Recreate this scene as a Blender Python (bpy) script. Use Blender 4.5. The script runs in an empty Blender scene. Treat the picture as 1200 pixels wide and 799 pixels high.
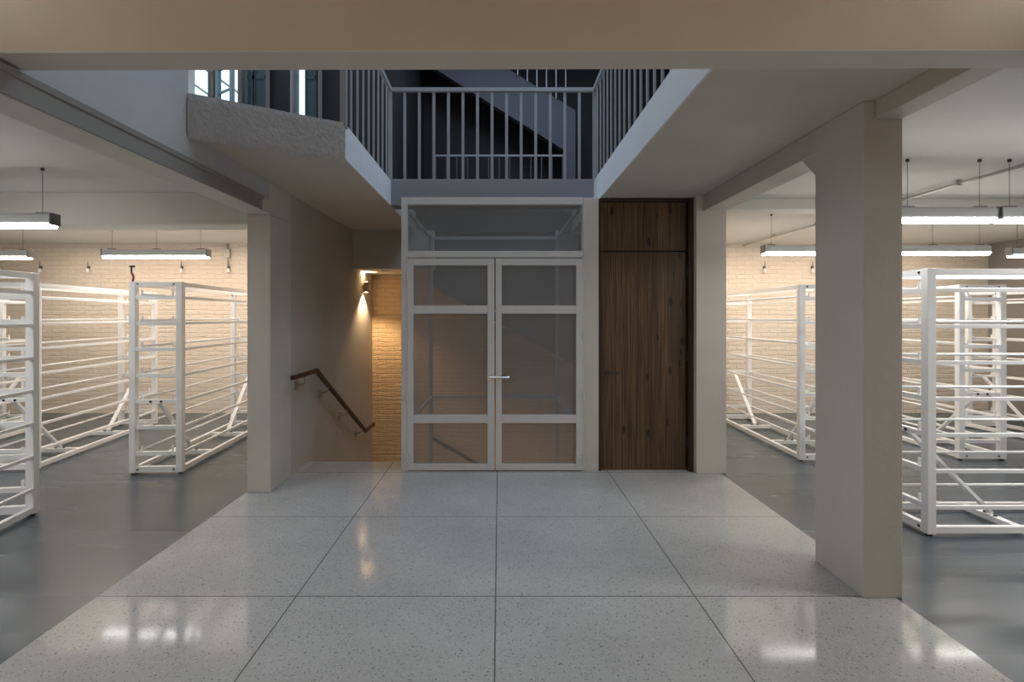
import bpy, bmesh, math, random
from mathutils import Vector, Matrix
random.seed(4)
C = bpy.context.scene.collection
PI = math.pi

# ---------------------------------------------------------------- materials
class NT:
    def __init__(s, name):
        s.m = bpy.data.materials.new(name); s.m.use_nodes = True
        s.t = s.m.node_tree; s.n = s.t.nodes; s.l = s.t.links
        s.b = s.n['Principled BSDF']
        s.tc = s.n.new('ShaderNodeTexCoord')
    def node(s, kind, **kw):
        n = s.n.new(kind)
        for k, v in kw.items():
            if k in ('ins',):
                for a, b in v.items(): s.put(n.inputs[a], b)
            else: setattr(n, k, v)
        return n
    def put(s, inp, v):
        if isinstance(v, bpy.types.NodeSocket): s.l.new(v, inp)
        else: inp.default_value = v
    def math(s, op, a, b=0.0, c=0.0):
        n = s.n.new('ShaderNodeMath'); n.operation = op
        s.put(n.inputs[0], a); s.put(n.inputs[1], b); s.put(n.inputs[2], c)
        return n.outputs[0]
    def mapping(s, scale=(1,1,1), loc=(0,0,0), rot=(0,0,0), src=None):
        n = s.n.new('ShaderNodeMapping'); s.l.new(src or s.tc.outputs['Object'], n.inputs[0])
        n.inputs['Scale'].default_value = scale; n.inputs['Location'].default_value = loc; n.inputs['Rotation'].default_value = rot
        return n.outputs[0]
    def noise(s, vec, scale, detail=3, rough=.5):
        n = s.n.new('ShaderNodeTexNoise'); s.l.new(vec, n.inputs['Vector'])
        n.inputs['Scale'].default_value = scale; n.inputs['Detail'].default_value = detail; n.inputs['Roughness'].default_value = rough
        return n.outputs['Fac']
    def ramp(s, fac, stops):
        n = s.n.new('ShaderNodeValToRGB'); s.l.new(fac, n.inputs[0])
        e = n.color_ramp.elements
        while len(e) < len(stops): e.new(.5)
        for i, (p, c) in enumerate(stops): e[i].position = p; e[i].color = tuple(c) + (1,) if len(c) == 3 else c
        return n.outputs[0]
    def mix(s, f, a, b, mode='MIX'):
        n = s.n.new('ShaderNodeMix'); n.data_type = 'RGBA'; n.blend_type = mode
        s.put(n.inputs[0], f)
        for i, v in ((6, a), (7, b)):
            if isinstance(v, tuple) and len(v) == 3: v = v + (1,)
            s.put(n.inputs[i], v)
        return n.outputs[2]
    def bump(s, h, strength=.3, dist=.01):
        n = s.n.new('ShaderNodeBump'); s.l.new(h, n.inputs['Height'])
        n.inputs['Strength'].default_value = strength; n.inputs['Distance'].default_value = dist
        s.l.new(n.outputs[0], s.b.inputs['Normal'])
    def col(s, v): s.put(s.b.inputs['Base Color'], v if isinstance(v, bpy.types.NodeSocket) else tuple(v) + (1,))
    def rough(s, v): s.put(s.b.inputs['Roughness'], v)

def paint(name, c, rough=.5, metal=0, var=.06, scale=8):
    t = NT(name)
    f = t.noise(t.mapping(), scale, 3)
    a = tuple(x*(1-var) for x in c); b = tuple(min(1, x*(1+var)) for x in c)
    t.col(t.ramp(f, [(.3, a), (.7, b)])); t.rough(rough); t.b.inputs['Metallic'].default_value = metal
    return t.m
def plaster(name, c, bump=.25, scale=14, var=.05, dist=.01, rough=.75):
    t = NT(name)
    big = t.noise(t.mapping(), 1.3, 4, .6)
    a = tuple(x*(1-var) for x in c); b = tuple(min(1, x*(1+var)) for x in c)
    t.col(t.ramp(big, [(.3, a), (.7, b)])); t.rough(rough)
    t.bump(t.noise(t.mapping(), scale, 6, .6), bump, dist)
    return t.m
def emit(name, c, s):
    t = NT(name); t.col((.8,.8,.8))
    t.b.inputs['Emission Color'].default_value = tuple(c)+(1,); t.b.inputs['Emission Strength'].default_value = s
    return t.m

M = {}
M['plaster'] = plaster('off_white_plaster', (.66,.63,.59))
M['plaster_warm_lit'] = plaster('warm_lit_plaster', (.70,.565,.40), scale=9, var=.07)  # warm light on the beam face put into the colour
M['ceiling'] = plaster('painted_ceiling', (.62,.61,.57), bump=.15, scale=6, var=.04)
M['ceiling_room'] = plaster('painted_room_ceiling', (.70,.70,.66), bump=.12, scale=6, var=.03)
M['lobby_ceiling'] = plaster('lobby_soffit_paint', (.62,.58,.53), bump=.15, scale=6, var=.05)
M['rough'] = plaster('rough_render', (.74,.73,.76), bump=1.0, scale=34, var=.10, dist=.06)
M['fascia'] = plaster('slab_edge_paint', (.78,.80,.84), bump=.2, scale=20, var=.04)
M['grey_beam'] = plaster('grey_painted_beam', (.30,.29,.27), bump=.1, scale=10, var=.05)
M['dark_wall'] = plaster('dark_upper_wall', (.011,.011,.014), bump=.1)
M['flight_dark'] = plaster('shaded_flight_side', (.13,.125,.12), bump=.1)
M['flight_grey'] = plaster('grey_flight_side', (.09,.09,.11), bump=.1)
M['white_metal'] = paint('white_powder_coat', (.92,.93,.94), .38, 0, .02)
M['grey_metal'] = paint('pale_grey_painted_steel', (.70,.70,.71), .42, 0, .03)
M['infill'] = paint('grey_perforated_mesh', (.36,.36,.37), .55, 0, .03)
M['stair_plaster_shaded'] = plaster('shaded_stair_plaster', (.56,.52,.47))  # darker copy of the off white plaster, stair shade in its colour
M['wall_blue'] = plaster('pale_wall_paint', (.60,.62,.65))
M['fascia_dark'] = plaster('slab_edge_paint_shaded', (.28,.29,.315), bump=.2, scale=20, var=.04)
M['rail_metal'] = paint('grey_railing_steel', (.31,.32,.345), .45, 0, .03)
M['dark_metal'] = paint('dark_steel', (.04,.04,.045), .4, .4, .05)
M['chrome'] = paint('brushed_steel', (.62,.63,.62), .28, 1, .03)
M['housing'] = paint('light_grey_lamp_housing', (.60,.62,.64), .5, 0, .02)
M['tube'] = emit('lit_diffuser', (1.0,.98,.94), 27)
M['wood_rail'] = paint('dark_brown_handrail', (.045,.022,.013), .42, 0, .2, 30)
M['bracket'] = paint('pale_bracket', (.40,.37,.33), .4, .2)
M['teal'] = paint('dark_teal_shutter', (.03,.07,.085), .5)
M['wframe'] = paint('blue_grey_window_frame', (.22,.30,.34), .5)
M['wframe_dark'] = paint('dark_brown_window_post', (.06,.05,.055), .6)
M['sconce'] = paint('bronze_sconce', (.30,.24,.16), .4, .5)
M['cap'] = paint('mid_grey_end_cap', (.13,.135,.14), .5)
M['red'] = paint('rusty_hook', (.22,.08,.05), .6)
M['pipe'] = paint('galvanised_conduit', (.45,.45,.43), .4, .5)
M['concrete'] = plaster('stair_concrete', (.45,.42,.38), .3)

def brick_mat(name, c1, c2, mortar, warmth=None):
    t = NT(name)
    sx = t.node('ShaderNodeSeparateXYZ'); t.l.new(t.tc.outputs['Object'], sx.inputs[0])
    cb = t.node('ShaderNodeCombineXYZ')
    t.l.new(t.math('ADD', sx.outputs[0], sx.outputs[1]), cb.inputs[0]); t.l.new(sx.outputs[2], cb.inputs[1])
    nz = t.noise(t.tc.outputs['Object'], 5, 3)
    wob = t.node('ShaderNodeVectorMath', operation='SCALE'); 
    nn = t.node('ShaderNodeTexNoise'); t.l.new(cb.outputs[0], nn.inputs['Vector']); nn.inputs['Scale'].default_value = 6
    t.l.new(nn.outputs['Color'], wob.inputs[0]); wob.inputs['Scale'].default_value = .045
    ad = t.node('ShaderNodeVectorMath', operation='ADD'); t.l.new(cb.outputs[0], ad.inputs[0]); t.l.new(wob.outputs[0], ad.inputs[1])
    br = t.node('ShaderNodeTexBrick'); t.l.new(ad.outputs[0], br.inputs['Vector'])
    br.inputs['Scale'].default_value = 1; br.inputs['Brick Width'].default_value = .26; br.inputs['Row Height'].default_value = .072
    br.inputs['Mortar Size'].default_value = .012; br.inputs['Mortar Smooth'].default_value = .6
    br.inputs['Color1'].default_value = c1+(1,); br.inputs['Color2'].default_value = c2+(1,); br.inputs['Mortar'].default_value = mortar+(1,)
    f = t.noise(t.mapping((.6,.6,1.5)), 3, 5, .7)
    t.col(t.mix(t.math('MULTIPLY', f, .45), br.outputs['Color'], tuple(x*.84 for x in c1)))
    h = t.math('ADD', t.math('MULTIPLY', br.outputs['Fac'], -.7), t.math('MULTIPLY', t.noise(t.mapping((.35,.35,1.3)), 26, 4), 1.3))
    t.bump(h, .5, .02); t.rough(.8)
    return t.m
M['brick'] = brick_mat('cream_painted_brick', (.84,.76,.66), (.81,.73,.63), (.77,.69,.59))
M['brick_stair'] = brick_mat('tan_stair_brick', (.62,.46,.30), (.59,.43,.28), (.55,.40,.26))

def terrazzo():
    t = NT('speckled_terrazzo')
    base = t.ramp(t.noise(t.mapping(), 1.6, 4, .6), [(.3,(.445,.44,.43)), (.7,(.53,.525,.515))])
    v = t.node('ShaderNodeTexVoronoi'); t.l.new(t.mapping(), v.inputs['Vector']); v.inputs['Scale'].default_value = 110
    vs = t.node('ShaderNodeSeparateColor'); t.l.new(v.outputs['Color'], vs.inputs[0])
    near = t.math('LESS_THAN', v.outputs['Distance'], .42)
    dark = t.math('MULTIPLY', near, t.math('LESS_THAN', vs.outputs[0], .16))
    light = t.math('MULTIPLY', near, t.math('GREATER_THAN', vs.outputs[0], .80))
    c = t.mix(t.math('MULTIPLY', dark, .5), base, (.12,.115,.11))
    c = t.mix(t.math('MULTIPLY', light, .3), c, (.80,.79,.77))
    v2 = t.node('ShaderNodeTexVoronoi'); t.l.new(t.mapping(), v2.inputs['Vector']); v2.inputs['Scale'].default_value = 42
    v2s = t.node('ShaderNodeSeparateColor'); t.l.new(v2.outputs['Color'], v2s.inputs[0])
    d2 = t.math('MULTIPLY', t.math('LESS_THAN', v2.outputs['Distance'], .22), t.math('LESS_THAN', v2s.outputs[1], .22))
    c = t.mix(t.math('MULTIPLY', d2, .55), c, (.10,.09,.085))
    sx = t.node('ShaderNodeSeparateXYZ'); t.l.new(t.tc.outputs['Object'], sx.inputs[0])
    def joint(s, off):
        fr = t.math('FRACT', t.math('DIVIDE', t.math('ADD', s, off), 1.102))
        dd = t.math('ABSOLUTE', t.math('SUBTRACT', fr, .5))
        return t.math('GREATER_THAN', dd, .5-.0032)
    j = t.math('MAXIMUM', joint(sx.outputs[0], .02+11.02), joint(sx.outputs[1], 11.02-3.880+1.102*4-.006))
    c = t.mix(t.math('MULTIPLY', j, .85), c, (.09,.085,.08))
    t.col(c); t.rough(t.ramp(t.noise(t.mapping(), 3, 5, .6), [(.3,(.06,.06,.06)), (.75,(.13,.13,.13))]))
    t.b.inputs['Specular IOR Level'].default_value = .07
    return t.m
M['terrazzo'] = terrazzo()
def polished():
    t = NT('grey_polished_concrete')
    f = t.noise(t.mapping((.12,1.2,1)), 2.2, 3, .45)
    g = t.noise(t.mapping(), .5, 3)
    c = t.ramp(f, [(.25,(.058,.082,.104)), (.75,(.084,.108,.130))])
    c = t.mix(t.math('MULTIPLY', g, .35), c, (.10,.126,.147)); t.col(c)
    t.rough(t.ramp(f, [(.2,(.24,.24,.24)), (.8,(.30,.30,.30))]))
    t.b.inputs['Specular IOR Level'].default_value = .45
    return t.m
M['polished'] = polished()
def wood():
    t = NT('dark_walnut_boards')
    sx = t.node('ShaderNodeSeparateXYZ'); t.l.new(t.tc.outputs['Object'], sx.inputs[0])
    pl = t.math('FLOOR', t.math('DIVIDE', sx.outputs[0], .118))
    wn = t.node('ShaderNodeTexWhiteNoise', noise_dimensions='1D'); t.l.new(pl, wn.inputs['W'])
    cb = t.node('ShaderNodeCombineXYZ'); t.l.new(sx.outputs[0], cb.inputs[0]); t.l.new(t.math('MULTIPLY', wn.outputs['Value'], 9), cb.inputs[1]); t.l.new(sx.outputs[2], cb.inputs[2])
    g1 = t.noise(t.mapping((34,1,.8), src=cb.outputs[0]), 1.7, 4, .55)
    g2 = t.noise(t.mapping((150,1,2.2), src=cb.outputs[0]), 1.6, 3, .6)
    wv = t.node('ShaderNodeTexWave', wave_type='BANDS', bands_direction='X'); t.l.new(t.mapping((1,1,.12), src=cb.outputs[0]), wv.inputs['Vector'])
    wv.inputs['Scale'].default_value = 14; wv.inputs['Distortion'].default_value = 6; wv.inputs['Detail'].default_value = 2; wv.inputs['Detail Scale'].default_value = 1.2
    s = t.math('ADD', t.math('MULTIPLY', g1, .58), t.math('ADD', t.math('MULTIPLY', g2, .30), t.math('MULTIPLY', wv.outputs['Fac'], .07)))
    c = t.ramp(s, [(.36,(.042,.021,.010)), (.5,(.13,.073,.036)), (.64,(.235,.142,.075))])
    c = t.mix(t.math('MULTIPLY', wn.outputs['Value'], .55), c, (.050,.028,.014))
    v = t.node('ShaderNodeTexVoronoi'); t.l.new(t.mapping((9,1,3.6), src=cb.outputs[0]), v.inputs['Vector']); v.inputs['Scale'].default_value = 1
    vs = t.node('ShaderNodeSeparateColor'); t.l.new(v.outputs['Color'], vs.inputs[0])
    k = t.math('MULTIPLY', t.math('LESS_THAN', v.outputs['Distance'], .19), t.math('LESS_THAN', vs.outputs[0], .4))
    c = t.mix(t.math('MULTIPLY', k, .8), c, (.012,.006,.003))
    t.col(c); t.rough(.5); t.bump(g2, .15, .003)
    return t.m
M['wood'] = wood()
M['wood_frame'] = paint('dark_walnut_frame', (.045,.024,.013), .5, 0, .2, 20)
def glass():
    t = NT('pale_blue_window_glass')
    t.n.remove(t.b)
    tr = t.n.new('ShaderNodeBsdfTransparent'); tr.inputs[0].default_value = (.86,.95,.98,1)
    gl = t.n.new('ShaderNodeBsdfGlossy'); gl.inputs['Roughness'].default_value = .05
    mx = t.n.new('ShaderNodeMixShader'); mx.inputs[0].default_value = .05; t.l.new(tr.outputs[0], mx.inputs[1]); t.l.new(gl.outputs[0], mx.inputs[2])
    t.l.new(mx.outputs[0], t.n['Material Output'].inputs['Surface'])
    return t.m
M['glass'] = glass()

# ---------------------------------------------------------------- geometry helpers
def box(bm, x0, x1, y0, y1, z0, z1, mat=None):
    r = bmesh.ops.create_cube(bm, size=1)
    vs = r['verts']
    m = Matrix.Translation(((x0+x1)/2, (y0+y1)/2, (z0+z1)/2)) @ Matrix.Diagonal((abs(x1-x0), abs(y1-y0), abs(z1-z0), 1))
    if mat is not None: m = mat @ m
    bmesh.ops.transform(bm, matrix=m, verts=vs); return vs
def tube(bm, a, b, r, seg=10, r2=None):
    a = Vector(a); b = Vector(b); d = b-a
    res = bmesh.ops.create_cone(bm, cap_ends=True, segments=seg, radius1=r, radius2=r if r2 is None else r2, depth=d.length)
    q = d.to_track_quat('Z', 'Y').to_matrix().to_4x4()
    bmesh.ops.transform(bm, matrix=Matrix.Translation((a+b)/2) @ q, verts=res['verts'])
def bar(bm, a, b, w, h, up=(0,0,1)):
    a = Vector(a); b = Vector(b); d = (b-a); L = d.length; y = d.normalized(); u = Vector(up)
    x = y.cross(u).normalized(); z = x.cross(y)
    m = Matrix((x, y, z)).transposed().to_4x4(); m.translation = (a+b)/2
    box(bm, -w/2, w/2, -L/2, L/2, -h/2, h/2, m)
def prism(bm, pts, z0, z1):
    lo = [bm.verts.new((x, y, z0)) for x, y in pts]; hi = [bm.verts.new((x, y, z1)) for x, y in pts]
    bm.faces.new(lo[::-1]); bm.faces.new(hi)
    n = len(pts)
    for i in range(n): bm.faces.new((lo[i], lo[(i+1) % n], hi[(i+1) % n], hi[i]))
def prism_y(bm, pts, y0, y1):      # pts in (x, z)
    lo = [bm.verts.new((x, y0, z)) for x, z in pts]; hi = [bm.verts.new((x, y1, z)) for x, z in pts]
    bm.faces.new(lo); bm.faces.new(hi[::-1]); n = len(pts)
    for i in range(n): bm.faces.new((lo[i], hi[i], hi[(i+1) % n], lo[(i+1) % n]))
def prism_x(bm, pts, x0, x1):      # pts in (y, z)
    lo = [bm.verts.new((x0, y, z)) for y, z in pts]; hi = [bm.verts.new((x1, y, z)) for y, z in pts]
    bm.faces.new(lo[::-1]); bm.faces.new(hi); n = len(pts)
    for i in range(n): bm.faces.new((lo[i], lo[(i+1) % n], hi[(i+1) % n], hi[i]))
def obj(name, bm, mat, parent=None, smooth=False, bevel=0):
    bmesh.ops.recalc_face_normals(bm, faces=bm.faces)
    me = bpy.data.meshes.new(name); bm.to_mesh(me); bm.free()
    if smooth:
        for p in me.polygons: p.use_smooth = True
    o = bpy.data.objects.new(name, me); C.objects.link(o); me.materials.append(mat)
    if parent: o.parent = parent
    if bevel:
        b = o.modifiers.new('bevel', 'BEVEL'); b.width = bevel; b.segments = 2; b.limit_method = 'ANGLE'
    return o
def B(name, dims, mat, parent=None, bevel=0):
    bm = bmesh.new()
    for d in (dims if isinstance(dims[0], (tuple, list)) else [dims]): box(bm, *d)
    return obj(name, bm, mat, parent, bevel=bevel)
def tag(o, label=None, cat=None, group=None, kind=None):
    if label: o['label'] = label
    if cat: o['category'] = cat
    if group: o['group'] = group
    if kind: o['kind'] = kind
    return o
def S(o, label, cat): return tag(o, label, cat, kind='structure')
def thing(name, loc, rz=0, label=None, cat=None, group=None):
    o = bpy.data.objects.new(name, None); C.objects.link(o); o.location = loc; o.rotation_euler = (0,0,rz); o.empty_display_size = .1
    return tag(o, label, cat, group)
def dup(root, loc, rz, label, group=None):
    r = root.copy(); C.objects.link(r); r.location = loc; r.rotation_euler = (0,0,rz); r['label'] = label
    if group: r['group'] = group
    for ch in list(root.children):
        c = ch.copy(); C.objects.link(c); c.parent = r
        for g in ch.children:
            d = g.copy(); C.objects.link(d); d.parent = c
    return r

# ---------------------------------------------------------------- levels
ZC, ZT, ZR = 2.73, 2.99, 2.70        # lobby soffit, upper floor level, room ceilings
YB = 8.03                            # rear brick wall
XL, XR = -8.4, 7.8
YN = -3.2
ZU = 6.0

# floors
bm = bmesh.new()
prism(bm, [(-2.22,YN),(2.185,YN),(2.185,5.08),(-.98,5.08),(-.98,5.35),(-2.22,5.35)], -.14, 0.0)
S(obj('floor', bm, M['terrazzo']), 'pale grey speckled terrazzo floor of large square slabs in the lobby', 'floor')
S(B('floor_left', (XL,-2.22,YN,YB,-.14,0), M['polished']), 'dark grey polished floor of the left storage room', 'floor')
S(B('floor_right', (2.185,XR,YN,YB,-.14,0), M['polished']), 'dark grey polished floor of the right storage room', 'floor')
S(B('floor_lower', (-2.2,3.0,4.9,YB,-3.3,-3.2), M['concrete']), 'concrete floor at the foot of the stairwell', 'floor')

# walls
S(B('wall_back_left', (XL,-2.16,YB,YB+.2,-.14,ZR), M['brick']), 'cream painted brick wall at the back of the left room', 'wall')
S(B('wall_back_right', (2.1,XR,YB,YB+.2,-.14,ZR), M['brick']), 'cream painted brick wall at the back of the right room', 'wall')
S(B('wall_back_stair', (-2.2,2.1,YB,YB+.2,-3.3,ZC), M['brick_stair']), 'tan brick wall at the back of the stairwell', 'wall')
S(B('wall_left', (XL-.2,XL,YN,YB+.2,-.14,ZR), M['plaster']), 'plain far left wall of the left storage room', 'wall')
S(B('wall_right', (XR,XR+.2,YN,YB+.2,-.14,ZR), M['grey_beam']), 'plain grey far right wall of the right storage room', 'wall')
S(B('wall_front', (XL,XR,YN-.2,YN,-.14,3.3), M['plaster_warm_lit']), 'warm cream wall behind the viewpoint', 'wall')
S(B('wall_stair_left', [(-2.2,-2.022,4.84,YB,-3.3,ZC)], M['stair_plaster_shaded']), 'off white wall beside the descending stair', 'wall')
S(B('wall_stair_right', [(2.0,2.2,5.16,YB,-3.3,ZC)], M['plaster']), 'wall between stairwell and right storage room', 'wall')
S(B('wall_pit_front', [(-.98,2.0,4.93,5.08,-3.3,-.14),(-2.022,-.98,5.2,5.35,-3.3,-.14)], M['plaster']), 'plaster face below the lobby floor edge', 'wall')
S(B('wall_stair_header', (-2.022,-.9,6.94,7.08,2.2,ZC), M['stair_plaster_shaded']), 'drop wall over the lower flight of stairs', 'wall')
S(B('ceiling_stair', (-2.022,-.9,7.08,YB,2.2,2.34), M['lobby_ceiling']), 'low ceiling over the stair landing', 'ceiling')
# door wall pieces
S(B('wall_door_left', (.838,.994,5.03,5.2,0,ZC), M['plaster'], bevel=.004), 'narrow white pier between mesh enclosure and wooden door', 'wall')
S(B('wall_door_back', (.994,1.936,5.16,5.2,0,ZC), M['plaster']), 'wall behind the wooden door', 'wall')
S(B('column', (1.936,2.232,4.943,5.3,0,ZC), M['plaster'], bevel=.006), 'white square column right of the wooden door', 'column')
S(B('column', [(-2.213,-2.007,4.418,4.86,0,2.44),(-2.213,-2.009,4.40,4.86,2.44,ZC)], M['plaster'], bevel=.006), 'off white column left of the stair at the edge of the left room', 'column')
bm = bmesh.new(); box(bm, 2.0,2.215,2.763,3.19,0,2.73)
S(obj('column', bm, M['plaster'], bevel=.006), 'nearest column, large and off white, on the right edge of the terrazzo', 'column')
# haunch between nearest column and the far part of the beam
bm = bmesh.new(); prism_x(bm, [(3.17,2.42),(3.17,2.6),(3.36,2.6)], 2.004, 2.211)
S(obj('trim_1', bm, M['plaster']), 'small sloped haunch at the top of the nearest column', 'column haunch')

# beams
bm = bmesh.new(); box(bm, 2.0,2.215,3.19,4.943,2.575,ZC)
S(obj('beam', bm, M['lobby_ceiling'], bevel=.006), 'right ceiling beam from the nearest column to the column by the wooden door', 'beam')
bm = bmesh.new(); box(bm, 2.06,2.21,2.09,2.763,2.628,ZC)
S(obj('beam', bm, M['lobby_ceiling'], bevel=.006), 'short right ceiling beam in front of the nearest column', 'beam')
bm = bmesh.new(); box(bm, -2.20,-2.0,1.5,4.418,2.44,2.56)
lb = S(obj('beam', bm, M['plaster'], bevel=.004), 'long dark edged beam over the opening to the left room', 'beam')
bm = bmesh.new(); box(bm, -2.0,-1.985,1.5,4.22,2.442,2.53); box(bm, -2.0,-1.978,1.5,4.24,2.53,2.56); obj('edge_strip', bm, M['grey_beam'], lb)
S(B('wall_left_opening', [(-2.20,-2.02,2.09,3.27,2.56,ZU),(-2.20,-2.02,3.27,4.40,2.51,ZC)], M['wall_blue']), 'blue grey lit wall above the left opening', 'wall')
bm = bmesh.new()
prism(bm, [(-6,1.99),(6,1.935),(6,2.07),(-6,2.128)], 2.584, ZU)
wb = S(obj('beam', bm, M['plaster_warm_lit'], bevel=0), 'wide warm lit beam crossing the top of the view', 'beam')
bm = bmesh.new(); prism(bm, [(-6,1.988),(6,1.933),(6,2.072),(-6,2.13)], 2.578, 2.584); obj('underside', bm, M['plaster'], wb)  # greyer underside split off, floor bounce set by its colour
S(B('beam', (XL,-2.2,4.68,5.0,2.40,ZR), M['ceiling_room'], bevel=.006), 'white cross beam on the ceiling of the left room', 'beam')
S(B('beam', (2.232,XR,4.943,5.2,2.60,ZR), M['ceiling_room'], bevel=.006), 'white cross beam on the ceiling of the right room', 'beam')

# ceilings and the upper slab
S(B('ceiling_left', (XL,-2.2,YN,YB,ZR,ZR+.1), M['ceiling_room']), 'white ceiling of the left storage room', 'ceiling')
S(B('ceiling_right', (2.2,XR,YN,YB,ZR,ZR+.1), M['ceiling_room']), 'white ceiling of the right storage room', 'ceiling')
S(B('ceiling_front', (-2.2,2.2,YN,1.95,3.2,3.3), M['ceiling']), 'ceiling over the viewpoint', 'ceiling')
bm = bmesh.new()
prism(bm, [(-8.4,3.27),(-2.02,3.27),(-1.165,3.777),(-1.165,5.37),(-1.165,YB),(-8.4,YB)], ZC+.07 if False else ZC, ZT)
S(obj('ceiling_slab_left', bm, M['lobby_ceiling']), 'soffit of the upper floor over the stair', 'ceiling')
bm = bmesh.new(); prism(bm, [(1.02,2.06),(2.22,2.06),(2.22,YB),(1.02,YB)], ZC, ZT); box(bm, 2.22,XR,2.06,YB,ZR+.1,ZT)
S(obj('ceiling_slab_right', bm, M['lobby_ceiling']), 'grey soffit of the upper floor right of the void', 'ceiling')
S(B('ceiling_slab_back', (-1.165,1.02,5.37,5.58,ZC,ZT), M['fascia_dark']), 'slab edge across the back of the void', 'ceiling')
S(B('trim_2', (1.008,1.022,2.09,5.37,ZC-.002,ZT+.002), M['fascia']), 'pale blue lit slab edge on the right of the void', 'slab edge')
S(B('trim_3', (-1.167,-1.155,3.775,5.37,ZC-.002,ZT+.002), M['fascia']), 'pale blue lit slab edge on the left of the void', 'slab edge')
bm = bmesh.new()
from mathutils import noise as mn
ax, bx = Vector((-2.02,3.262,0)), Vector((-1.160,3.772,0)); dn = (bx-ax).normalized(); nn_ = Vector((dn.y,-dn.x,0))
NU, NV = 150, 44; grid = []
for i in range(NU+1):
    row = []
    for j in range(NV+1):
        u, v_ = i/NU, j/NV; p = ax.lerp(bx, u); z = ZC-.03+(ZT+.034-ZC)*v_
        q = Vector((u*1.0*46, v_*.29*46, 3.3)); a_ = mn.noise(q)*.5+mn.noise(q*2.1)*.35+.25*mn.noise(q*.35)
        edge = min(1, 8*min(v_, 1-v_))
        rnd = (1-edge)*.012
        pp = p + nn_*(.016+.0075*a_-rnd); row.append(bm.verts.new((pp.x, pp.y, z)))
    grid.append(row)
for i in range(NU):
    for j in range(NV): bm.faces.new((grid[i][j], grid[i+1][j], grid[i+1][j+1], grid[i][j+1]))
for i in (0, NU):
    pass
back = [[bm.verts.new((ax.lerp(bx,t_).x, ax.lerp(bx,t_).y+.006, z)) for z in (ZC-.03, ZT+.004)] for t_ in (0,1)]
bm.faces.new([back[0][0], back[1][0]] + [grid[i][0] for i in range(NU,-1,-1)])
bm.faces.new([back[0][1], back[1][1]] + [grid[i][NV] for i in range(NU,-1,-1)])
bm.faces.new([back[1][0], back[1][1]] + [grid[NU][j] for j in range(NV,-1,-1)])
bm.faces.new([back[0][0], back[0][1]] + [grid[0][j] for j in range(NV,-1,-1)])
S(obj('trim_4', bm, M['rough']), 'rough rendered angled slab edge under the upper railing', 'slab edge')
# upper storey shell
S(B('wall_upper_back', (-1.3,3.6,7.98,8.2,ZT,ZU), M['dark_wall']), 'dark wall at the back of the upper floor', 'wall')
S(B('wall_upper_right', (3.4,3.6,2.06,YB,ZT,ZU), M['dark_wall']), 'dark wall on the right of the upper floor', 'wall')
S(B('ceiling_upper', (XL,3.6,2.06,YB+.2,ZU,ZU+.2), M['ceiling']), 'ceiling of the upper floor', 'ceiling')
S(B('wall_upper_left', (XL-.2,XL,2.0,6.1,ZT,ZU), M['plaster']), 'left wall of the upper floor', 'wall')
def XW(px): return (px-585)*.01
Y0, Y1 = 5.9, 5.925
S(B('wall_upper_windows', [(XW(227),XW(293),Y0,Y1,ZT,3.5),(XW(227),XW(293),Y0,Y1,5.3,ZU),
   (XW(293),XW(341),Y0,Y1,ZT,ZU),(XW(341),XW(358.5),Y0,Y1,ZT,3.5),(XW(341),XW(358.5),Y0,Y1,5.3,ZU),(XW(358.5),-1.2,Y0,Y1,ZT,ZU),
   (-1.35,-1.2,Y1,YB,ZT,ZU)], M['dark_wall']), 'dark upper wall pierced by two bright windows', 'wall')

S(B('wall_upper_reveal', (XL,XW(227),Y0,Y1,ZT,ZU), M['fascia']), 'pale upper wall left of the bright window', 'wall')
# windows upstairs
w = thing('window_1', ((XW(227)+XW(293))/2, Y0, 3.5)); S(w, 'bright upper window with an open blue grey casement', 'window')
ox = w.location.x
B('window_frame', [(XW(250)-ox,XW(256)-ox,-.02,.06,0,1.8),(XW(283)-ox,XW(288)-ox,-.02,.06,0,1.8),(XW(227)-ox,XW(293)-ox,0,.05,0,.04),(XW(227)-ox,XW(293)-ox,0,.05,1.76,1.8)], M['wframe_dark'], w)
cs = B('casement', [(0,.05,-.02,.02,.05,1.75),(.29,.33,-.02,.02,.05,1.75),(.05,.29,-.02,.02,.05,.09),(.05,.29,-.02,.02,1.71,1.75)]+[(.05,.29,-.012,.012,z,z+.018) for z in (.35,.62,.89,1.2,1.45)], M['wframe'], w)
cs.location = (XW(256)-ox, -.03, 0); cs.rotation_euler = (0,0,-math.radians(32))
B('pane', (.05,.29,-.003,.003,.09,1.71), M['glass'], cs)
B('pane', (XW(288)-ox,XW(293)-ox,.02,.026,.04,1.76), M['glass'], w)
B('pane', (XW(227)-ox,XW(250)-ox,.02,.026,.04,1.76), M['glass'], w)
w = thing('window_2', ((XW(341)+XW(358.5))/2, Y0, 3.5)); S(w, 'narrow bright upper window behind the railing', 'window')
B('window_frame', [(-.09,-.065,-.02,.06,0,1.8),(-.045,-.015,-.02,.06,0,1.8),(-.09,.09,0,.05,0,.03),(-.09,.09,0,.05,1.77,1.8)], M['wframe'], w)
B('pane', (-.065,.09,.02,.026,.03,1.77), M['glass'], w)
for px0, px1, lab in ((293,299,'dark teal shutter right of the first upper window'),(300.5,314,'grey green shutter panel between the upper windows'),(359.5,372,'green grey shutter right of the narrow upper window')):
    wn_ = bpy.data.objects['window_1' if px0 < 340 else 'window_2']; a_, b_ = XW(px0)-wn_.location.x, XW(px1)-wn_.location.x
    sh = B('shutter', [(a_,b_,-.05,-.006,-.2,1.9)]+[(a_,a_+.012,-.058,-.05,-.2,1.9),(b_-.012,b_,-.058,-.05,-.2,1.9),(a_,b_,-.058,-.05,.8,.84)], M['teal'], wn_)
    sh['label'] = lab
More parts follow.
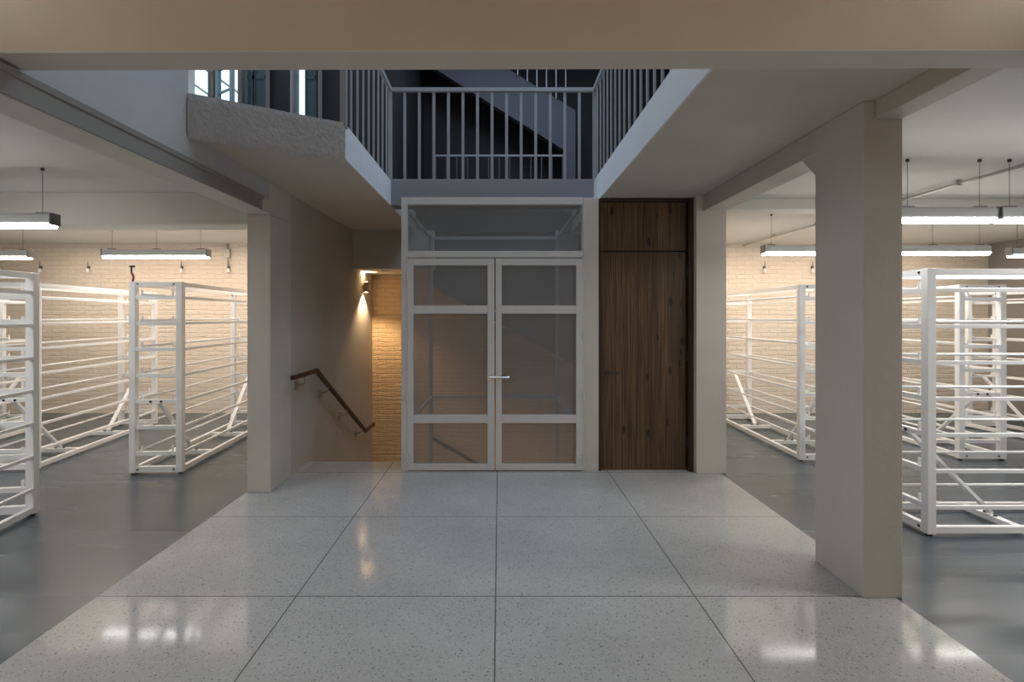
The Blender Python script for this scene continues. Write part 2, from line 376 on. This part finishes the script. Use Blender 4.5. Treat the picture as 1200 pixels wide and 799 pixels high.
# outdoor stair railing seen through the windows
e = thing('outdoor_stair_railing', (-3.6,7.2,4.1), 0, 'grey sloping outdoor railing glimpsed through the upper windows', 'railing')
for k in range(3):
    bm = bmesh.new(); bar(bm, (-.85,0,1.15-.33*k), (1.4,0,-.45-.33*k), .02, .03); obj('rail', bm, M['pipe'], e)
for k in range(3):
    bm = bmesh.new(); bar(bm, (-.5+.75*k,0,.95-.53*k), (-.5+.75*k,0,-.3-.53*k), .02, .02, (0,1,0)); obj('post', bm, M['pipe'], e)

# upper stair flight seen in the dark behind the railing, and its guard
bm = bmesh.new(); yy = 7.4
prism_y(bm, [(-2.6+1.4,5.34),(.95,3.99),(.95,ZT),(1.12,ZT),(1.12,4.57),(-1.2,6.0)], yy, yy+.12)
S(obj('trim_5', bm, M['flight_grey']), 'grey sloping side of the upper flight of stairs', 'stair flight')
g = thing('stair_guard', (0,7.35,0), 0, 'dim vertical bar guard climbing along the upper flight of stairs', 'railing')
bm = bmesh.new(); bar(bm, (-1.15,0,6.0-.05), (1.1,0,5.42), .03, .03); obj('top_rail', bm, M['rail_metal'], g)
for k in range(9):
    x = .15+.14*k-.02
    if x > 1.1: break
    bm = bmesh.new(); zb = 4.57+(1.12-x)*.617-.03; box(bm, x-.008,x+.008,-.008,.008,zb,zb+.88); obj('baluster', bm, M['rail_metal'], g)
g = thing('stair_guard', (0,7.15,ZT), 0, 'low dim guard rail across the stair void behind the main railing', 'railing')
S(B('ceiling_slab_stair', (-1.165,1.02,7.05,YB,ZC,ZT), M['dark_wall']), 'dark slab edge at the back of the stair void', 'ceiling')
B('top_rail', (-.92,.92,-.012,.012,.82,.845), M['rail_metal'], g)
for k in range(13):
    x = -.9+.15*k; B('baluster', (x-.007,x+.007,-.007,.007,0,.82), M['flight_grey'], g)

# main railing around the void (one thing, each baluster a part)
r = thing('balcony_railing', (0,0,ZT), 0, 'grey steel bar railing around the edge of the upper void', 'railing')
H = .955
def balus(x, y, rz=0, w=.03, t=.012):
    bm = bmesh.new(); box(bm, -w/2,w/2,-t/2,t/2,-.03,H-.0, Matrix.Translation((x,y,0)) @ Matrix.Rotation(rz,4,'Z')); obj('baluster', bm, M['rail_metal'], r)
yr = 5.385
B('top_rail', (-1.18,1.03,yr-.02,yr+.02,H,H+.04), M['rail_metal'], r)
B('top_rail', (-1.185,-1.145,3.77,yr-.02,H,H+.04), M['rail_metal'], r)
B('top_rail', (1.0,1.04,2.2,yr-.02,H,H+.04), M['rail_metal'], r)
bm = bmesh.new(); bar(bm, (-2.0,3.285,H+.02), (-1.165,3.78,H+.02), .04,.04); obj('top_rail', bm, M['rail_metal'], r)
B('bottom_rail', (-1.17,1.03,yr-.015,yr+.015,-.0,.018), M['rail_metal'], r)
for k in range(1,14): balus(-1.165+.1555*k, yr)
for x, y in ((-1.165,yr),(1.02,yr)): B('post', (x-.02,x+.02,y-.02,y+.02,-.03,H), M['rail_metal'], r)
B('post', (-1.19,-1.145,3.76,3.805,-.03,H), M['rail_metal'], r)
for k in range(1,9): balus(-1.165, 3.78+.178*k, PI/2)
for k in range(1,20): balus(1.02, yr-.160*k, PI/2)
for k in range(1,6):
    f = k*.175/.99; balus(-1.165-.855*f, 3.79-.507*f, math.atan2(.507,.855), w=.024)

# ---------------------------------------------------------------- stairs going down
bm = bmesh.new()
for k in range(1,8):
    ytop = 5.35+.3*(k-1); y1 = ytop+.3 if k < 7 else YB
    x1 = -.98
    box(bm, -2.022, x1, ytop, y1, -.155*k-.25, -.155*k)
for k in range(1,12):
    x0 = -.98+.27*(k-1); box(bm, x0, x0+.27, 7.15, YB, -1.085-.155*k-.25, -1.085-.155*k)
S(obj('stairs', bm, M['concrete']), 'stairs descending from the lobby and turning right along the brick wall', 'stairs')
# slanted flight along the back wall; dark front sheet added to darken above it
bm = bmesh.new()
prism_y(bm, [(-.99,2.0),(1.98,.33),(1.98,2.72),(-.99,2.72)], 7.15, 7.25)
prism_y(bm, [(-.99,2.0),(1.98,.33),(1.98,.5),(-.99,2.17)], 7.25, 8.0)
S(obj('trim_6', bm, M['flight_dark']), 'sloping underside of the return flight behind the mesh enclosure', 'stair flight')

# handrail on the left stair wall
h = thing('handrail', (-1.93,4.7,.97), 0, 'dark wooden handrail on the left stair wall', 'handrail')
bm = bmesh.new()
for a, b in (((0,0,0),(0,.62,0)),((0,.62,0),(0,2.56,-1.08)),((0,2.56,-1.08),(0,3.05,-1.08))): bar(bm, a, b, .045, .04)
for p in ((0,.62,0),(0,2.56,-1.08)): box(bm, p[0]-.0225,p[0]+.0225,p[1]-.018,p[1]+.018,p[2]-.022,p[2]+.022)
obj('rail', bm, M['wood_rail'], h, bevel=.006)
for y, z in ((.3,-.02),(.98,-.2),(1.68,-.59),(2.38,-.98)):
    bm = bmesh.new(); tube(bm, (0,y,z+.02),(0,y,z-.07), .009); tube(bm, (0,y,z-.07),(-.09,y,z-.10), .009)
    box(bm, -.092,-.08,y-.035,y+.035,z-.14,z-.045); obj('bracket', bm, M['bracket'], h)
h = thing('handrail', (-1.085,7.94,-.36), 0, 'dark handrail sloping down the brick wall behind the mesh enclosure', 'handrail')
bm = bmesh.new(); bar(bm, (0,0,0),(1.9,0,-1.09), .04,.045); obj('rail', bm, M['wood_rail'], h)
for k in range(3):
    bm = bmesh.new(); x = .25+.6*k; tube(bm, (x,0,-.577*x),(x,.09,-.577*x-.06), .009); obj('bracket', bm, M['bracket'], h)

# wall sconce
s = thing('wall_sconce', (-1.975,7.47,1.975), 0, 'small lit up and down light on the stair wall', 'wall lamp')
bm = bmesh.new(); tube(bm, (0,0,-.075),(0,0,.075), .032, 20); obj('shade', bm, M['sconce'], s, bevel=.003)
bm = bmesh.new(); box(bm, -.047,-.028,-.025,.025,-.03,.03); obj('mount', bm, M['sconce'], s)
for z in (.0765,-.0765):
    bm = bmesh.new(); tube(bm, (0,0,z-.001),(0,0,z+.001), .026, 16); obj('lens', bm, emit('sconce_lens', (1,.72,.42), 18), s)

# ---------------------------------------------------------------- mesh enclosure
def lattice(x0, x1, z0, z1, y, pitch=.017, slope=.60, w=.0036):
    bm = bmesh.new(); W, Hh = x1-x0, z1-z0
    for sgn in (1,-1):
        # line: z = slope*sgn*(x-c); clip to the panel
        c = -Hh/slope-pitch
        while c < W+Hh/slope+pitch:
            if sgn > 0: xa, xb = max(0, c), min(W, c+Hh/slope); f = lambda x: (x-c)*slope
            else: xa, xb = max(0, c-Hh/slope), min(W, c); f = lambda x: (c-x)*slope
            if xb-xa > .004:
                za, zb = min(max(f(xa),0),Hh), min(max(f(xb),0),Hh)
                vs = [bm.verts.new((x0+xx, y, z0+zz+dz)) for xx, zz, dz in ((xa,za,-w/2),(xb,zb,-w/2),(xb,zb,w/2),(xa,za,w/2))]
                bm.faces.new(vs)
            c += pitch
    return bm
sc = 5.025/590
def PX(x): return (x-585)*sc
def PZ(y): return 1.55+(370-y)*sc
YF = 5.025
en = thing('mesh_enclosure', (-.07,YF,0), 0, 'tall pale grey steel enclosure with perforated mesh double doors and transom', 'mesh enclosure')
def P(name, dims, mat, parent, bevel=.0025):
    par = parent
    off = (-.07,YF)
    dd = [(a-off[0],b-off[0],c-off[1],d-off[1],e_,f_) for a,b,c,d,e_,f_ in (dims if isinstance(dims[0],(tuple,list)) else [dims])]
    return B(name, dd, mat, par, bevel=bevel)
xl, xr = PX(470.2), .836
fx0, fx1 = PX(477.5), PX(682.5)
P('outer_frame', [(xl,fx0,YF,YF+.06,0,PZ(231)),(fx1,xr,YF,YF+.06,0,PZ(231)),(fx0,fx1,YF,YF+.06,PZ(239.5),PZ(231)),(fx0,fx1,YF,YF+.06,PZ(301.5),PZ(294))], M['grey_metal'], en, .003)
bm = lattice(fx0+.07, fx1+.07, PZ(294), PZ(239.5), .03); tag(obj('mesh_infill', bm, M['infill'], en), 'perforated mesh of the transom')
for side, (a, b) in enumerate(((477.3,579.4),(580.8,683.2))):
    xa, xb = PX(a), PX(b); st = .068 if True else 0
    z0, z1 = .012, PZ(303)
    rails = [(z0,PZ(543.5)),(PZ(495.5),PZ(486)),(PZ(367.5),PZ(358)),(PZ(311),z1)]
    sa, sb = PX(484.5)-PX(477.3), PX(579)-PX(571)
    if side: sa, sb = PX(588)-PX(580.8), PX(683)-PX(675)
    lf = P('door_leaf', [(xa,xa+sa,YF-.012,YF+.03,z0,z1),(xb-sb,xb,YF-.012,YF+.03,z0,z1)]+[(xa+sa,xb-sb,YF-.010,YF+.028,q0,q1) for q0,q1 in rails], M['grey_metal'], en)
    for (q0,q1) in ((rails[0][1],rails[1][0]),(rails[1][1],rails[2][0]),(rails[2][1],rails[3][0])):
        obj('mesh_infill', lattice(xa+sa+.07, xb-sb+.07, q0, q1, .01), M['infill'], lf)
    hx = xa-.001 if side == 0 else xb+.001
    for py in (323,393,464,536):
        bm = bmesh.new(); z = PZ(py); tube(bm, (hx+.07,-.022,z-.04),(hx+.07,-.022,z+.04), .010, 12); obj('hinge', bm, M['grey_metal'], lf)
    if side:
        z = PZ(442)
        bm = bmesh.new(); tube(bm, (xa+.07-.055,-.036,z),(xa+.07+.125,-.036,z), .0095, 12); tube(bm, (xa+.07+.118,-.036,z),(xa+.07+.136,-.036,z), .015, 12); obj('bolt', bm, M['chrome'], lf)
        bm = bmesh.new(); box(bm, xa+.072,xa+.07+.062,-.024,-.012,z-.028,z+.02); box(bm, xa+.075,xa+.085,-.05,-.012,z-.02,z+.018); box(bm, xa+.118,xa+.128,-.05,-.012,z-.02,z+.018); obj('bolt_keeper', bm, M['chrome'], lf)
    else:
        z = PZ(443)
        bm = bmesh.new(); box(bm, xb+.07-.07,xb+.07-.045,-.022,-.012,z-.03,z+.022); box(bm, xb+.07-.036,xb+.07-.006,-.03,-.012,z-.028,z+.016)
        obj('latch_plate', bm, M['chrome'], lf)
# shaft behind: posts, rails, side and back mesh
yb = 6.95; xi0, xi1 = -.94, .80
for x in (xi0, xi1):
    P('rear_post', (x-.025,x+.025,yb-.025,yb+.025,-.9,ZC), M['infill'], en)
for z in (.43, 1.62, 2.62):
    P('rear_rail', (xi0,xi1,yb-.02,yb+.02,z-.02,z+.02), M['infill'], en)
    for x in (xi0, xi1): P('side_rail', (x-.018,x+.018,YF+.06,yb-.02,z-.018,z+.018), M['infill'], en)
for x in (xi0,xi1):
    bm = lattice(YF+.06, yb, .45, 2.6, 0, .03, .6, .004)
    bmesh.ops.transform(bm, matrix=Matrix.Translation((x+.07,-YF,0)) @ Matrix.Rotation(PI/2,4,'Z'), verts=bm.verts)
    obj('side_mesh', bm, M['infill'], en)

# ---------------------------------------------------------------- wooden door
d = thing('door_1', (1.465,5.06,0)); S(d, 'tall dark walnut board door with fixed panel above', 'door')
xa, xb = .996-1.465, 1.934-1.465
B('door_frame', [(xa,xa+.022,-.03,.08,0,2.715),(xb-.045,xb,-.05,.08,0,2.715),(xa+.022,xb-.045,-.03,.08,2.693,2.715)], M['wood_frame'], d, .002)
B('door_leaf', (xa+.028,xb-.055,0,.045,.008,PZ(295)), M['wood'], d, .002)
B('transom_panel', (xa+.028,xb-.055,0,.045,PZ(293.2),2.690), M['wood'], d, .002)
B('door_stop', (xa+.02,xb-.04,.05,.08,0,2.70), M['dark_metal'], d)
z = PZ(437)
hd = bmesh.new(); tube(hd, (xa+.09,0,z),(xa+.09,-.012,z), .024, 20); tube(hd, (xa+.09,-.012,z),(xa+.09,-.05,z), .009, 12); tube(hd, (xa+.085,-.05,z),(xa+.20,-.05,z), .009, 12)
tag(obj('door_handle', hd, M['wframe_dark'], d), 'small dark bronze lever handle')
for zz in (.3,1.15,2.0):
    bm = bmesh.new(); tube(bm, (xb-.05,-.012,zz-.05),(xb-.05,-.012,zz+.05), .008, 10); obj('hinge', bm, M['dark_metal'], d)

# ---------------------------------------------------------------- racks
RL, RH = 2.2, 1.885
LV = [.2+.255*k for k in range(7)]
def make_rack(label, loc, rz):
    t = thing('storage_rack', loc, rz, label, 'rack')
    for x in (-.22,.22):
        for y in (.03, RL-.03):
            B('post', (x-.03,x+.03,y-.03,y+.03,.014,RH), M['white_metal'], t, .003)
            bm = bmesh.new(); tube(bm, (x,y,0),(x,y,.016), .02, 12); obj('foot', bm, M['dark_metal'], t)
    for y in (.025, RL-.025):
        for z in LV: B('end_rail', (-.2,.2,y-.018,y+.018,z-.018,z+.018), M['white_metal'], t)
        for z, hh in ((.045,.028),(RH-.024,.022)): B('end_rail', (-.2,.2,y-.02,y+.02,z-hh,z+hh), M['white_metal'], t)
        sgn = -1 if y < 1 else 1
        for z in (.045, RH-.024):
            for x in (-.17,.17):
                bm = bmesh.new(); tube(bm, (x,y+sgn*.02,z),(x,y+sgn*.026,z), .009, 8); obj('bolt', bm, M['dark_metal'], t)
        for z in LV:
            for x in (-.14,.15):
                bm = bmesh.new(); tube(bm, (x,y,z+.018),(x,y,z+.072), .010, 8); obj('peg', bm, M['white_metal'], t)
        # brace from the end frame down to the base cross member
        yi = .68 if y < 1 else RL-.68
        bm = bmesh.new(); bar(bm, (0,y-sgn*.02,LV[2]), (0,yi,.075), .045, .022); obj('brace', bm, M['white_metal'], t)
        bm = bmesh.new(); box(bm, -.2,.2,yi-.025,yi+.025,.02,.06); obj('cross_member', bm, M['white_metal'], t)
        for x in (-.05,.05):
            bm = bmesh.new(); tube(bm, (x,y+sgn*.018,LV[2]),(x,y+sgn*.026,LV[2]), .011, 8); obj('bolt', bm, M['dark_metal'], t)
            bm = bmesh.new(); tube(bm, (x*.8,yi,.06),(x*.8,yi,.068), .013, 8); obj('bolt', bm, M['dark_metal'], t)
    for x in (-.225,.225):
        B('side_rail', (x-.02,x+.02,.05,RL-.05,.02,.065), M['white_metal'], t, .002)
        B('side_rail', (x-.018,x+.018,.05,RL-.05,RH-.045,RH-.004), M['white_metal'], t, .002)
    for z in LV:
        B('side_bar', (.222,.246,.05,RL-.05,z-.013,z+.013), M['white_metal'], t, .002)
        bm = bmesh.new(); tube(bm, (-.155,.03,z+.029),(-.155,RL-.03,z+.029), .011, 10); obj('rod', bm, M['white_metal'], t, True)
    return t
def center(near_left, near_right): return ((near_left[0]+near_right[0])/2, (near_left[1]+near_right[1])/2, 0)
def rk(nr, theta):   # near right corner, rotation about z
    c, s_ = math.cos(theta), math.sin(theta)
    return (nr[0]-.25*c, nr[1]-.25*s_, 0)
def nl(p, theta): c, s_ = math.cos(theta), math.sin(theta); return (p[0]+.25*c, p[1]+.25*s_, 0)
R = math.radians
r1 = make_rack('white steel rack in the left room standing closest to the off white column', rk((-3.115,4.945), R(4)), R(4))
dup(r1, rk((-4.62,5.03), R(7)), R(7), 'white steel rack in the left room, second from the column')
c0, s0 = math.cos(R(9)), math.sin(R(9))
dup(r1, (-3.615-.25*c0+RL*s0, 3.96-.25*s0-RL*c0, 0), R(9), 'nearest white steel rack cut off by the left edge of the view')
dup(r1, (-6.27,4.666,0), R(6), 'rear white steel rack at the far left, seen through the cut off rack')
dup(r1, nl((3.20,5.36), R(-1.5)), R(-1.5), 'white steel rack in the right room, seen left of the nearest column')
dup(r1, (3.01,3.785,0), R(-90), 'nearest white steel rack in the right room, standing broadside right of the nearest column')
dup(r1, (5.19,5.40,0), R(-1), 'white steel rack standing end on behind the broadside rack in the right room')
dup(r1, (6.95,4.85,0), R(6), 'farthest right white steel rack near the grey side wall')

# ---------------------------------------------------------------- linear lights
def make_light(label, loc, group):
    t = thing('linear_light', loc, 0, label, 'ceiling light', group)   # origin: centre of the housing, bottom
    bm = bmesh.new()
    pr = [(-.045,.02),(-.045,.095),(-.03,.11),(.03,.11),(.045,.095),(.045,.02)]
    prism_x(bm, pr, -.62, .62); obj('housing', bm, M['housing'], t)
    bm = bmesh.new(); prism_x(bm, [(-.04,.02),(-.034,.0),(.034,.0),(.04,.02)], -.615, .615); prism_x(bm, [(-.047,.02),(-.047,.030),(-.0455,.030),(-.0455,.02)], -.615, .615)
    obj('diffuser', bm, M['tube'], t)
    for x in (-.632,.62): B('end_cap', (x,x+.012,-.046,.046,.018,.111), M['cap'], t, .003)
    for x in (-.53,.0,.53):
        bm = bmesh.new(); tube(bm, (x,0,.118),(x,0,ZR-2.234), .0018, 6); obj('suspension_wire', bm, M['dark_metal'], t)
        bm = bmesh.new(); box(bm, x-.045,x+.045,-.012,.012,.11,.12); obj('clamp', bm, M['dark_metal'], t)
        bm = bmesh.new(); tube(bm, (x,0,ZR-2.234-.02),(x,0,ZR-2.234), .012, 8); obj('ceiling_hook', bm, M['dark_metal'], t)
    return t
ZL = 2.234
lg = 'suspended linear lights in the storage rooms'
l0 = make_light('suspended linear light over the nearest left rack, cut off by the left edge', (-4.085,3.92,ZL), lg)
dup(l0, (-4.1,6.02,ZL), 0, 'suspended linear light above the rack closest to the left column')
dup(l0, (-6.3,6.10,ZL), 0, 'suspended linear light at the far left, lower edge partly out of view')
dup(l0, (3.0,3.70,ZL), 0, 'suspended linear light mostly hidden behind the top of the nearest column')
dup(l0, (3.60,5.68,ZL), 0, 'rear suspended linear light seen left of the nearest column')
dup(l0, (4.89,5.68,ZL), 0, 'rear suspended linear light right of the nearest column, ending by the conduit')
dup(l0, (4.28,3.70,ZL), 0, 'suspended linear light at the upper right edge of the view')
dup(l0, (6.6,5.9,ZL), 0, 'suspended linear light over the farthest right rack')

# conduits and small wall fittings
c = thing('ceiling_conduit', (3.88,3.0,2.665), 0, 'thin grey conduit running back along the right room ceiling', 'conduit')
bm = bmesh.new(); tube(bm, (0,0,0),(0,1.94,0), .014); obj('pipe', bm, M['pipe'], c, True)
bm = bmesh.new(); tube(bm, (0,1.94,0),(0,1.94,-.09), .014); tube(bm, (0,1.94,-.09),(0,2.22,-.09), .014); tube(bm, (0,2.22,-.09),(0,2.22,0), .014); tube(bm, (0,2.22,0),(0,5.0,0), .014); obj('pipe', bm, M['pipe'], c)
for k in range(5):
    y = .3+.95*k
    if 1.9 < y < 2.3: continue
    bm = bmesh.new(); box(bm, -.02,.02,y-.012,y+.012,-.018,.034); obj('clip', bm, M['pipe'], c)
for x, lab in ((-4.35,'small conduit drop on the brick wall beside the column'),):
    c = thing('wall_conduit', (x+.03,YB-.02,2.25), 0, lab, 'conduit')
    bm = bmesh.new(); tube(bm, (0,0,-.02),(0,0,.44), .010); obj('pipe', bm, M['pipe'], c, True)
    bm = bmesh.new(); box(bm, -.04,.04,-.03,.018,.22,.36); obj('junction_box', bm, M['pipe'], c)
def bracket(px, lab, first=[None]):
    x = (px-585)*YB/590
    if first[0] is None:
        t = thing('wall_hook', (x,YB,2.32), 0, lab, 'hook', 'small hooks on the brick walls')
        bm = bmesh.new(); box(bm, -.012,.012,-.04,0,-.02,.025); tube(bm, (0,-.035,.02),(0,-.035,.09), .005, 8); obj('arm', bm, M['cap'], t)
        bm = bmesh.new(); tube(bm, (0,-.04,-.08),(0,-.04,-.02), .024, 14, .018); obj('cup', bm, M['white_metal'], t)
        first[0] = t
    else: dup(first[0], (x,YB,2.32), 0, lab)
bracket(49,'small hook on the brick wall, leftmost in the left room')
bracket(105,'small hook on the brick wall between the two left room lights')
bracket(214,'small hook on the brick wall below the rear left light')
bracket(269,'small hook on the brick wall next to the off white column')
bracket(895,'small hook on the brick wall left of the nearest column')
bracket(951,'small hook on the brick wall tight against the nearest column')
t = thing('rack_hook', (-3.60,4.945,RH), 0, 'small rusty hook standing on the top corner of a left rack', 'hook')
bm = bmesh.new(); tube(bm, (0,0,0),(.01,0,.05), .010, 8); tube(bm, (.01,0,.05),(-.012,0,.09), .010, 8); obj('stem', bm, M['red'], t)
bm = bmesh.new(); tube(bm, (-.012,0,.09),(-.012,0,.15), .008, 8); tube(bm, (-.03,0,.15),(.02,0,.15), .009, 8); obj('head', bm, M['dark_metal'], t)

# ---------------------------------------------------------------- lights
def area(name, loc, size, power, col, rot=(0,0,0), shape='RECTANGLE'):
    l = bpy.data.lights.new(name, 'AREA'); l.shape = shape; l.size = size[0]; l.size_y = size[1]; l.energy = power; l.color = col
    o = bpy.data.objects.new(name, l); C.objects.link(o); o.location = loc; o.rotation_euler = rot; return o
area('void_top_light', (.4,5.2,5.85), (2.2,1.8), 75, (.60,.77,1.0))
area('void_top_light', (.7,2.9,5.85), (1.2,1.0), 15, (.66,.80,1.0))  # added above the void to brighten the rough angled edge
area('window_daylight', (-3.2,5.6,5.3), (1.6,.9), 50, (.66,.82,1.0), (math.radians(-62),0,math.radians(35)))
area('front_lamp', (0,-1.2,3.1), (2.5,1.2), 12, (1.0,.78,.54))
area('front_warm_wash', (0,.2,.3), (3,.6), 5, (1.0,.74,.46), (math.radians(150),0,0))
for sx in (-1,1):
    area('storage_fill', (sx*4.9,2.3,2.45), (2.6,.3), 62, (1.0,.98,.95))  # unseen fill added to light the foreground
    area('storage_fill', (sx*4.6,6.9,2.66), (4.5,1.2), 66, (1.0,.80,.62))  # added warm fill to brighten the brick, not a fixture
def spot(name, loc, rot, power, col, ang, blend=.6, r=.02):
    l = bpy.data.lights.new(name, 'SPOT'); l.energy = power; l.color = col; l.spot_size = math.radians(ang); l.spot_blend = blend; l.shadow_soft_size = r
    o = bpy.data.objects.new(name, l); C.objects.link(o); o.location = loc; o.rotation_euler = rot; return o
spot('sconce_beam_up', (-1.965,7.47,2.07), (PI,0,0), 20, (1.0,.70,.38), 110)
spot('sconce_beam_down', (-1.965,7.47,1.88), (0,0,0), 75, (1.0,.70,.38), 120)
area('lower_stair_light', (.2,6.3,-1.0), (1.6,.8), 7, (1.0,.72,.42), (math.radians(60),0,0))  # unseen area light aimed at the stair brick

w = bpy.data.worlds.new('daylight'); bpy.context.scene.world = w; w.use_nodes = True
bg = w.node_tree.nodes['Background']; bg.inputs[0].default_value = (.88,.95,1,1); bg.inputs[1].default_value = 1.8

# ---------------------------------------------------------------- camera
cam = bpy.data.cameras.new('camera'); co = bpy.data.objects.new('camera', cam); C.objects.link(co)
co.location = (0,0,1.55); co.rotation_euler = (PI/2,0,0)
cam.sensor_width = 36; cam.lens = 590*36/1200; cam.shift_x = 15/1200; cam.shift_y = -29.5/1200
cam.clip_start = .05
bpy.context.scene.camera = co
vs = bpy.context.scene.view_settings
vs.view_transform = 'Standard'; vs.look = 'None'; vs.exposure = 0; vs.gamma = 1
cy = bpy.context.scene.cycles
cy.max_bounces = 8; cy.diffuse_bounces = 5; cy.transparent_max_bounces = 16
